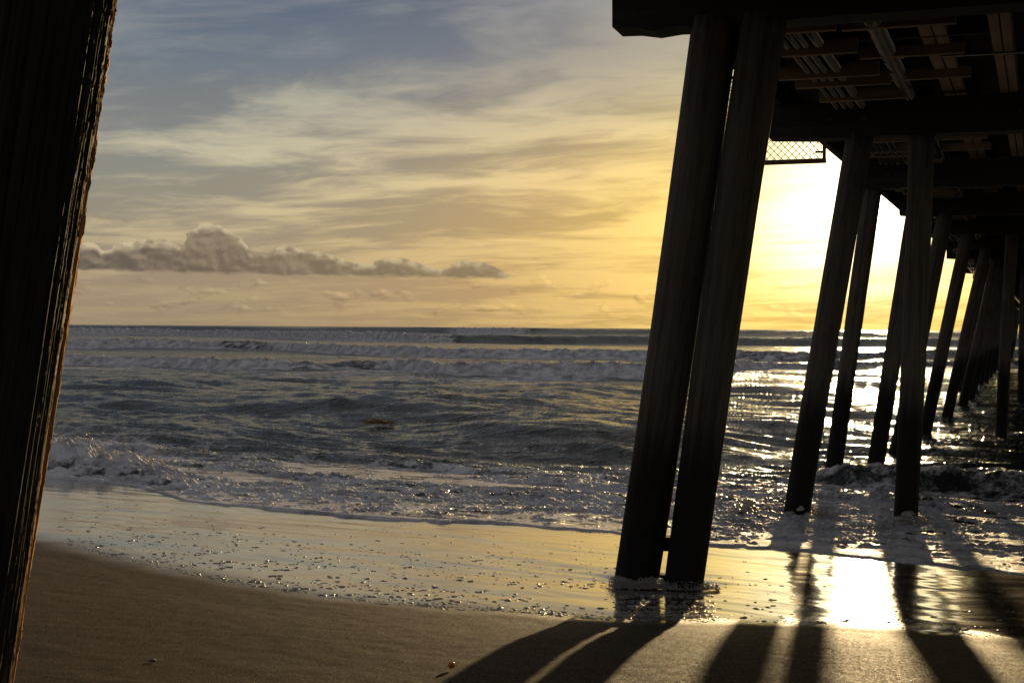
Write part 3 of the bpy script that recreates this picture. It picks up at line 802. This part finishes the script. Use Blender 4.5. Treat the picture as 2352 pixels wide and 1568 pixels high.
# ------------------------------------------------------------------ foam pieces
m, N, b, out = new_mat('foam_bubbles'); M_FOAM = m
geo = N.node('ShaderNodeNewGeometry').outputs['Position']
N.put(b.inputs['Base Color'], N.mix(N.noise(geo, 60, 3, .6), (.30, .28, .26), (.65, .62, .60)))
b.inputs['Roughness'].default_value = .22; b.inputs['IOR'].default_value = 1.33
b.inputs['Transmission Weight'].default_value = .0
tr = N.node('ShaderNodeBsdfTranslucent', {'Color': (.8, .74, .66, 1)}); mx = N.node('ShaderNodeMixShader', {0: .4})
N.l.new(b.outputs[0], mx.inputs[1]); N.l.new(tr.outputs[0], mx.inputs[2]); N.l.new(mx.outputs[0], out.inputs[0])
bpn = N.node('ShaderNodeBump', {'Strength': .6, 'Distance': .01, 'Height': N.noise(geo, 120, 3, .6)}); N.l.new(bpn.outputs[0], b.inputs['Normal'])
def dome_batch(items, name, seg=9):
    """flattened domes; items = (x,y,z,rx,ry,h)"""
    v = []; f = []
    lv = (0., .45, .8, 1.)
    for (x, y, z, rx, ry, h) in items:
        b0 = len(v); ph = random.random()*6
        for li in lv[:-1]:
            rr_ = math.sqrt(1-li*li)
            for j in range(seg):
                a = 2*math.pi*j/seg; w = 1+.18*math.sin(3*a+ph)+.12*math.sin(5*a+2*ph)
                v.append((x+rx*rr_*w*math.cos(a), y+ry*rr_*w*math.sin(a), z+h*li-.001))
        v.append((x, y, z+h))
        for i in range(2):
            for j in range(seg): f.append((b0+i*seg+j, b0+i*seg+(j+1) % seg, b0+(i+1)*seg+(j+1) % seg, b0+(i+1)*seg+j))
        for j in range(seg): f.append((b0+2*seg+j, b0+2*seg+(j+1) % seg, b0+3*seg))
    return mesh_obj(name, v, f, M_FOAM, smooth=True)
items = []
def sand_at(X, Y):
    V, U = uv_of(X, Y); return -0.045*(U-U0)+.012*float(fbm(np.array([V*.25]), np.array([U*.5]), 3, 5)[0])+.0035*float(fbm(np.array([V*.7+U*.3]), np.array([U*2.2]), 3, 9)[0])
tries = 0
while len(items) < 4600 and tries < 90000:
    tries += 1
    px = random.uniform(90, 2352); py = random.uniform(1130, 1450)
    X, Y = ray_sand(px, py); V, U = uv_of(X, Y)
    ue, us = np.interp(V, *EDGE), np.interp(V, *SHEEN)
    fr = (ue-U)/(ue-us)                                              # 0 at the water, 1 at the sheen edge
    if not (.06 < fr < 1.02): continue
    if px < 140 or (px > 1640 and random.random() < .72): continue
    if random.random() > .18+.82*fr**1.2: continue
    if float(perlin(np.array([X*1.1]), np.array([Y*1.6]), 7)[0]) < -.22+.35*random.random()-.2: continue
    sz_ = random.choice((.0025, .003, .004, .005, .006, .008, .011))*(.5+.7*fr)
    n_ = random.choice((1, 1, 2, 3)) 
    for q in range(n_):
        xx = X+random.uniform(-1, 1)*sz_*2.4; yy = Y+random.uniform(-1, 1)*sz_*1.6; r_ = sz_*random.uniform(.6, 1.3)
        items.append((xx, yy, sand_at(xx, yy), r_*random.uniform(1., 1.9), r_, r_*random.uniform(.35, .65)))
# residue line along the film's edge
for px in np.arange(150, 2300, 2.2):
    ph = float(perlin(np.array([px*.012]), np.array([2.2]), 9)[0])
    if ph < .0 and random.random() < .75: continue
    X, Y = ray_sand(px, 1300); 
    # walk to the sheen curve along this bearing
    for yy in np.arange(7., 14., .04):
        xx = (px-1176)/F*yy; V, U = uv_of(xx, yy)
        if U > np.interp(V, *SHEEN): break
    for q in range(random.choice((1, 2, 2, 4))):
        x2, y2 = xx+random.gauss(0, .02), yy-.05+random.gauss(0, .07); r_ = random.uniform(.002, .006)
        items.append((x2, y2, sand_at(x2, y2), r_*1.8, r_, r_*.7))
for _ in range(260):                                                 # foam scraps at the far left of the wet film
    X, Y = ray_sand(random.gauss(172, 22), random.gauss(1278, 2.5)); r_ = random.uniform(.003, .007); items.append((X, Y, sand_at(X, Y), r_*1.6, r_, r_*.7))
ob = dome_batch(items, 'foam_bubbles'); tag(ob, 'scattered foam bubbles left on the glossy wet sand', 'foam', kind='stuff')
# foam skirt round the feet of the near pair
items = []
for i in range(6500):
    t_ = random.random(); px = 1405+t_*225+random.gauss(0, 5); base = 1345
    X = (px-1176)/F*10.8; yy = 10.72+random.gauss(0, .05)-.02*(random.random() < .5)
    z_ = sand_z(X, yy)
    hh = .075*(.45+.55*abs(math.sin(t_*9+1)))*random.random()**2
    r_ = random.uniform(.0018, .0048)
    items.append((X, yy+.05*hh, z_+hh, r_*1.3, r_, r_*1.1))
for i in range(220):
    px = random.uniform(1600, 1655); X = (px-1176)/F*10.7; yy = 10.72+random.gauss(0, .04); r_ = random.uniform(.006, .013); items.append((X, yy, sand_z(X, yy)+random.random()*.02, r_*1.5, r_, r_))
for i in range(500):
    px = random.uniform(1412, 1640); py = random.choice((1368, 1380, 1392, 1404, 1411, 1412, 1413))+random.gauss(0, 1.5); X, Y = ray_sand(px, py)
    r_ = random.uniform(.003, .008); items.append((X, Y, sand_z(X, Y), r_*2.2, r_, r_*.5))
ob = dome_batch(items, 'pile_foot_foam'); tag(ob, 'white foam washing round the feet of the nearest two piles', 'foam', kind='stuff')
# splashed froth at the feet of the second bent
items = []
for (pxc, pyc, n, sx) in ((1835, 1190, 420, 46), (1720, 1185, 160, 16), (2085, 1212, 260, 40), (1700, 1195, 120, 30)):
    for i in range(n):
        px = random.gauss(pxc, sx*.55); py = pyc+random.gauss(0, 5); t_, r0 = dist_at(px, py); X, Y = math.sin(t_)*r0*.965, math.cos(t_)*r0*.965
        r_ = random.uniform(.015, .034); z_ = max(sea_z(X, Y), sand_z(X, Y)); g_ = math.exp(-((px-pxc)/(sx*.5))**2)
        items.append((X, Y, z_+random.random()*.13*g_-.01, r_*1.2, r_, r_*.9))
ob = dome_batch(items, 'splash_foam'); tag(ob, 'lumps of froth splashing at the feet of the second row of piles', 'foam', kind='stuff')

# broken crests: ragged froth along the rollers and the shore bore
def blob_batch(items, name):
    v = []; f = []
    base = [(0, 0, 1)]+[(.87*math.cos(a), .87*math.sin(a), .5) for a in [i*math.pi/3 for i in range(6)]]+[(.87*math.cos(a+.5), .87*math.sin(a+.5), -.5) for a in [i*math.pi/3 for i in range(6)]]
    for (x, y, z, rr_) in items:
        b0 = len(v); kx, ky = random.uniform(.8, 1.5), random.uniform(.8, 1.2)
        for q in base: j_ = random.uniform(.85, 1.15); v.append((x+q[0]*rr_*kx*j_, y+q[1]*rr_*ky*j_, z+q[2]*rr_*.8*j_))
        for j in range(6):
            j2 = (j+1) % 6; f.append((b0, b0+1+j, b0+1+j2)); f.append((b0+1+j, b0+7+j, b0+1+j2)); f.append((b0+1+j2, b0+7+j, b0+7+j2))
    o = mesh_obj(name, v, f, M_FOAM, smooth=True); return o
items = []
cols = np.where(np.abs(TH_) < math.atan(1230/F))[0]
for bi, b in enumerate(BREAK[:3]):
    dens = (9000, 8000, 5000)[bi]
    for _ in range(dens):
        i = int(random.choice(cols)); t_ = TH_[i]; pxl = 1176+F*math.tan(t_)
        mk = np.interp(pxl, *zip(*b['mask']))
        cl_ = float(perlin(np.array([t_*b['rc'][i]*.6/b['h']]), np.array([bi*3.3]), 61)[0])
        if random.random() > mk or random.random() > .35+1.2*cl_: continue
        d = b['wf']*(.85+random.gauss(0, .13)); rr_ = b['rc'][i]+d
        j = int(np.argmin(np.abs(RR_[:, i]-rr_))); x = rr_*math.sin(t_); y = rr_*math.cos(t_)
        sz_ = b['h']**.6*random.uniform(.012, .045)
        items.append((x, y, ZZ_[j, i]+b['h']*(.09+.12*max(0, cl_))*random.random()**2.5, sz_))
for _ in range(1500):
    px = abs(random.gauss(0, 170))+100; py = random.uniform(1000, 1112)
    if px > 620: continue
    t_, r0 = dist_at(px, py); i = int(np.argmin(np.abs(TH_-t_))); ra = RR_[:, i]; r0 *= .97; r0 = max(r0, ra[0]+.05)
    j = int(np.argmin(np.abs(ra-r0))); x = r0*math.sin(t_); y = r0*math.cos(t_)
    c_ = float(perlin(np.array([x*2.2]), np.array([y*1.6]), 64)[0])
    if c_ < random.uniform(-.2, .4): continue
    rr_ = random.uniform(.010, .032); items.append((x, y, ZZ_[j, i]+.4*rr_+.05*max(0, c_)*random.random(), rr_))
ob = blob_batch(items, 'breaker_froth'); tag(ob, 'ragged white froth thrown up along the breaking wave crests', 'foam', kind='stuff')

# ------------------------------------------------------------------ small things
m, N, b, out = new_mat('kelp_brown'); M_KELP = m
N.put(b.inputs['Base Color'], N.mix(N.noise(N.node('ShaderNodeTexCoord').outputs['Object'], 12, 3, .6), (.09, .04, .010), (.32, .16, .03)))
b.inputs['Roughness'].default_value = .4
def kelp():
    t0, r0 = dist_at(872, 978); X0, Y0 = math.sin(t0)*r0, math.cos(t0)*r0
    z0 = sea_z(X0, Y0)
    cu = bpy.data.curves.new('kelp', 'CURVE'); cu.dimensions = '3D'; cu.bevel_depth = .008; cu.bevel_resolution = 1
    for i in range(150):
        x = random.gauss(0, .2); y = random.gauss(0, .12); sp = cu.splines.new('POLY'); n = 5; sp.points.add(n-1)
        x = max(-.3, min(.3, x)); y = max(-.12, min(.12, y)); hgt = random.uniform(.02, .11)*(1.2-abs(x)*1.5); dx, dy = random.gauss(0, .10), random.gauss(0, .05)
        for j in range(n):
            t_ = j/(n-1); sp.points[j].co = (x+dx*t_+random.gauss(0, .008), y+dy*t_, -.02+hgt*math.sin(t_*2.4)+.01*random.random(), 1); sp.points[j].radius = 1-.5*t_
    o = bpy.data.objects.new('kelp', cu); sc.collection.objects.link(o)
    dg = bpy.context.evaluated_depsgraph_get(); me = bpy.data.meshes.new_from_object(o.evaluated_get(dg)); me.name = 'kelp'
    bpy.data.objects.remove(o); bpy.data.curves.remove(cu)
    me.materials.clear(); me.materials.append(M_KELP)
    o = bpy.data.objects.new('kelp', me); sc.collection.objects.link(o); o.location = (X0, Y0, z0+.10)
    tag(o, 'tangle of golden brown kelp drifting in the water', 'seaweed')
kelp()
m, N, b, out = new_mat('orange_float'); M_OR = m
N.put(b.inputs['Base Color'], N.mix(N.noise(N.node('ShaderNodeTexCoord').outputs['Object'], 60, 3, .6), (.55, .14, .015), (.38, .09, .012)))
b.inputs['Roughness'].default_value = .18; b.inputs['Coat Weight'].default_value = .6
X, Y = ray_dry(1037, 1533)
bm = bmesh.new(); bmesh.ops.create_uvsphere(bm, u_segments=28, v_segments=18, radius=.0165)
for v in bm.verts: v.co.z *= .95; v.co.x *= 1+.06*math.sin(v.co.z*90)
ball = empty('small_ball', (X, Y, sand_full(X, Y))); tag(ball, 'small glossy orange ball lying on the sand at the edge of a pile shadow', 'ball')
o = bm_obj('ball_shell', bm, M_OR, smooth=True); o.parent = ball; o.location = (0, 0, .0135)
bm = bmesh.new(); bmesh.ops.create_cone(bm, cap_ends=True, segments=12, radius1=.004, radius2=.0025, depth=.006)
o = bm_obj('stem_cap', bm, M_DECK, smooth=True); o.parent = ball; o.location = (.011, -.006, .021); o.rotation_euler = (.6, .9, 0)
m, N, b, out = new_mat('dark_stone'); M_ST = m
N.put(b.inputs['Base Color'], N.mix(N.noise(N.node('ShaderNodeTexCoord').outputs['Object'], 90, 4, .6), (.015, .013, .012), (.06, .05, .045))); b.inputs['Roughness'].default_value = .45
X, Y = ray_dry(350, 1518)
bm = bmesh.new(); bmesh.ops.create_icosphere(bm, subdivisions=3, radius=.014)
for v in bm.verts:
    n_ = float(perlin(np.array([v.co.x*120]), np.array([v.co.y*120+v.co.z*60]), 5)[0]); v.co *= 1+.25*n_; v.co.z *= .5; v.co.x *= 1.2
o = bm_obj('pebble', bm, M_ST, smooth=True); o.location = (X, Y, sand_full(X, Y)+.004); tag(o, 'lone small dark pebble on the smooth damp sand at lower left', 'pebble')
# birds
m, N, b, out = new_mat('bird_plumage'); M_BIRD = m
N.put(b.inputs['Base Color'], N.mix(N.noise(N.node('ShaderNodeTexCoord').outputs['Object'], 12, 3, .6), (.05, .045, .04), (.14, .12, .10))); b.inputs['Roughness'].default_value = .8
def bird(px, py, D, up, roll, label):
    p = W(px, py, D); v = []; f = []
    # body: lofted rings along y (flight direction), wings: two-section tapered surfaces with thickness
    st = [(-.32, .01, .005), (-.2, .05, .035), (0, .085, .075), (.16, .07, .06), (.27, .045, .045), (.34, .04, .038), (.42, .008, .008)]
    for (y, rx, rz) in st:
        for j in range(10): a = 2*math.pi*j/10; v.append((rx*math.cos(a), y, rz*math.sin(a)))
    for i in range(len(st)-1):
        for j in range(10): f.append((i*10+j, i*10+(j+1) % 10, (i+1)*10+(j+1) % 10, (i+1)*10+j))
    for sgn in (1, -1):
        sec = [(.04, .16, .22, .0, .03), (.32, .13, .20, up[0], .022), (.62, .08, .15, up[1], .012), (.80, -.02, .03, up[2], .004)]
        b0 = len(v)
        for (x, yf, ch, zz, th_) in sec:
            v += [(sgn*x, yf, zz), (sgn*x, yf-ch*.4, zz+th_), (sgn*x, yf-ch, zz), (sgn*x, yf-ch*.4, zz-th_*.5)]
        for i in range(3):
            for j in range(4): f.append((b0+i*4+j, b0+i*4+(j+1) % 4, b0+(i+1)*4+(j+1) % 4, b0+(i+1)*4+j))
        f.append(tuple(b0+12+j for j in range(4)))
    o = mesh_obj('bird', v, f, M_BIRD, smooth=True, loc=p); o.rotation_euler = (0, roll, R(200)); tag(o, label, 'bird', 'seabirds flying above the horizon')
bird(802.5, 544.5, 520, (.13, .28, .36), .1, 'flying bird with wings raised in a V, the upper right of the two')
bird(796, 547, 520, (.08, .03, -.12), -.15, 'flying bird with drooped wings, the lower left of the two')
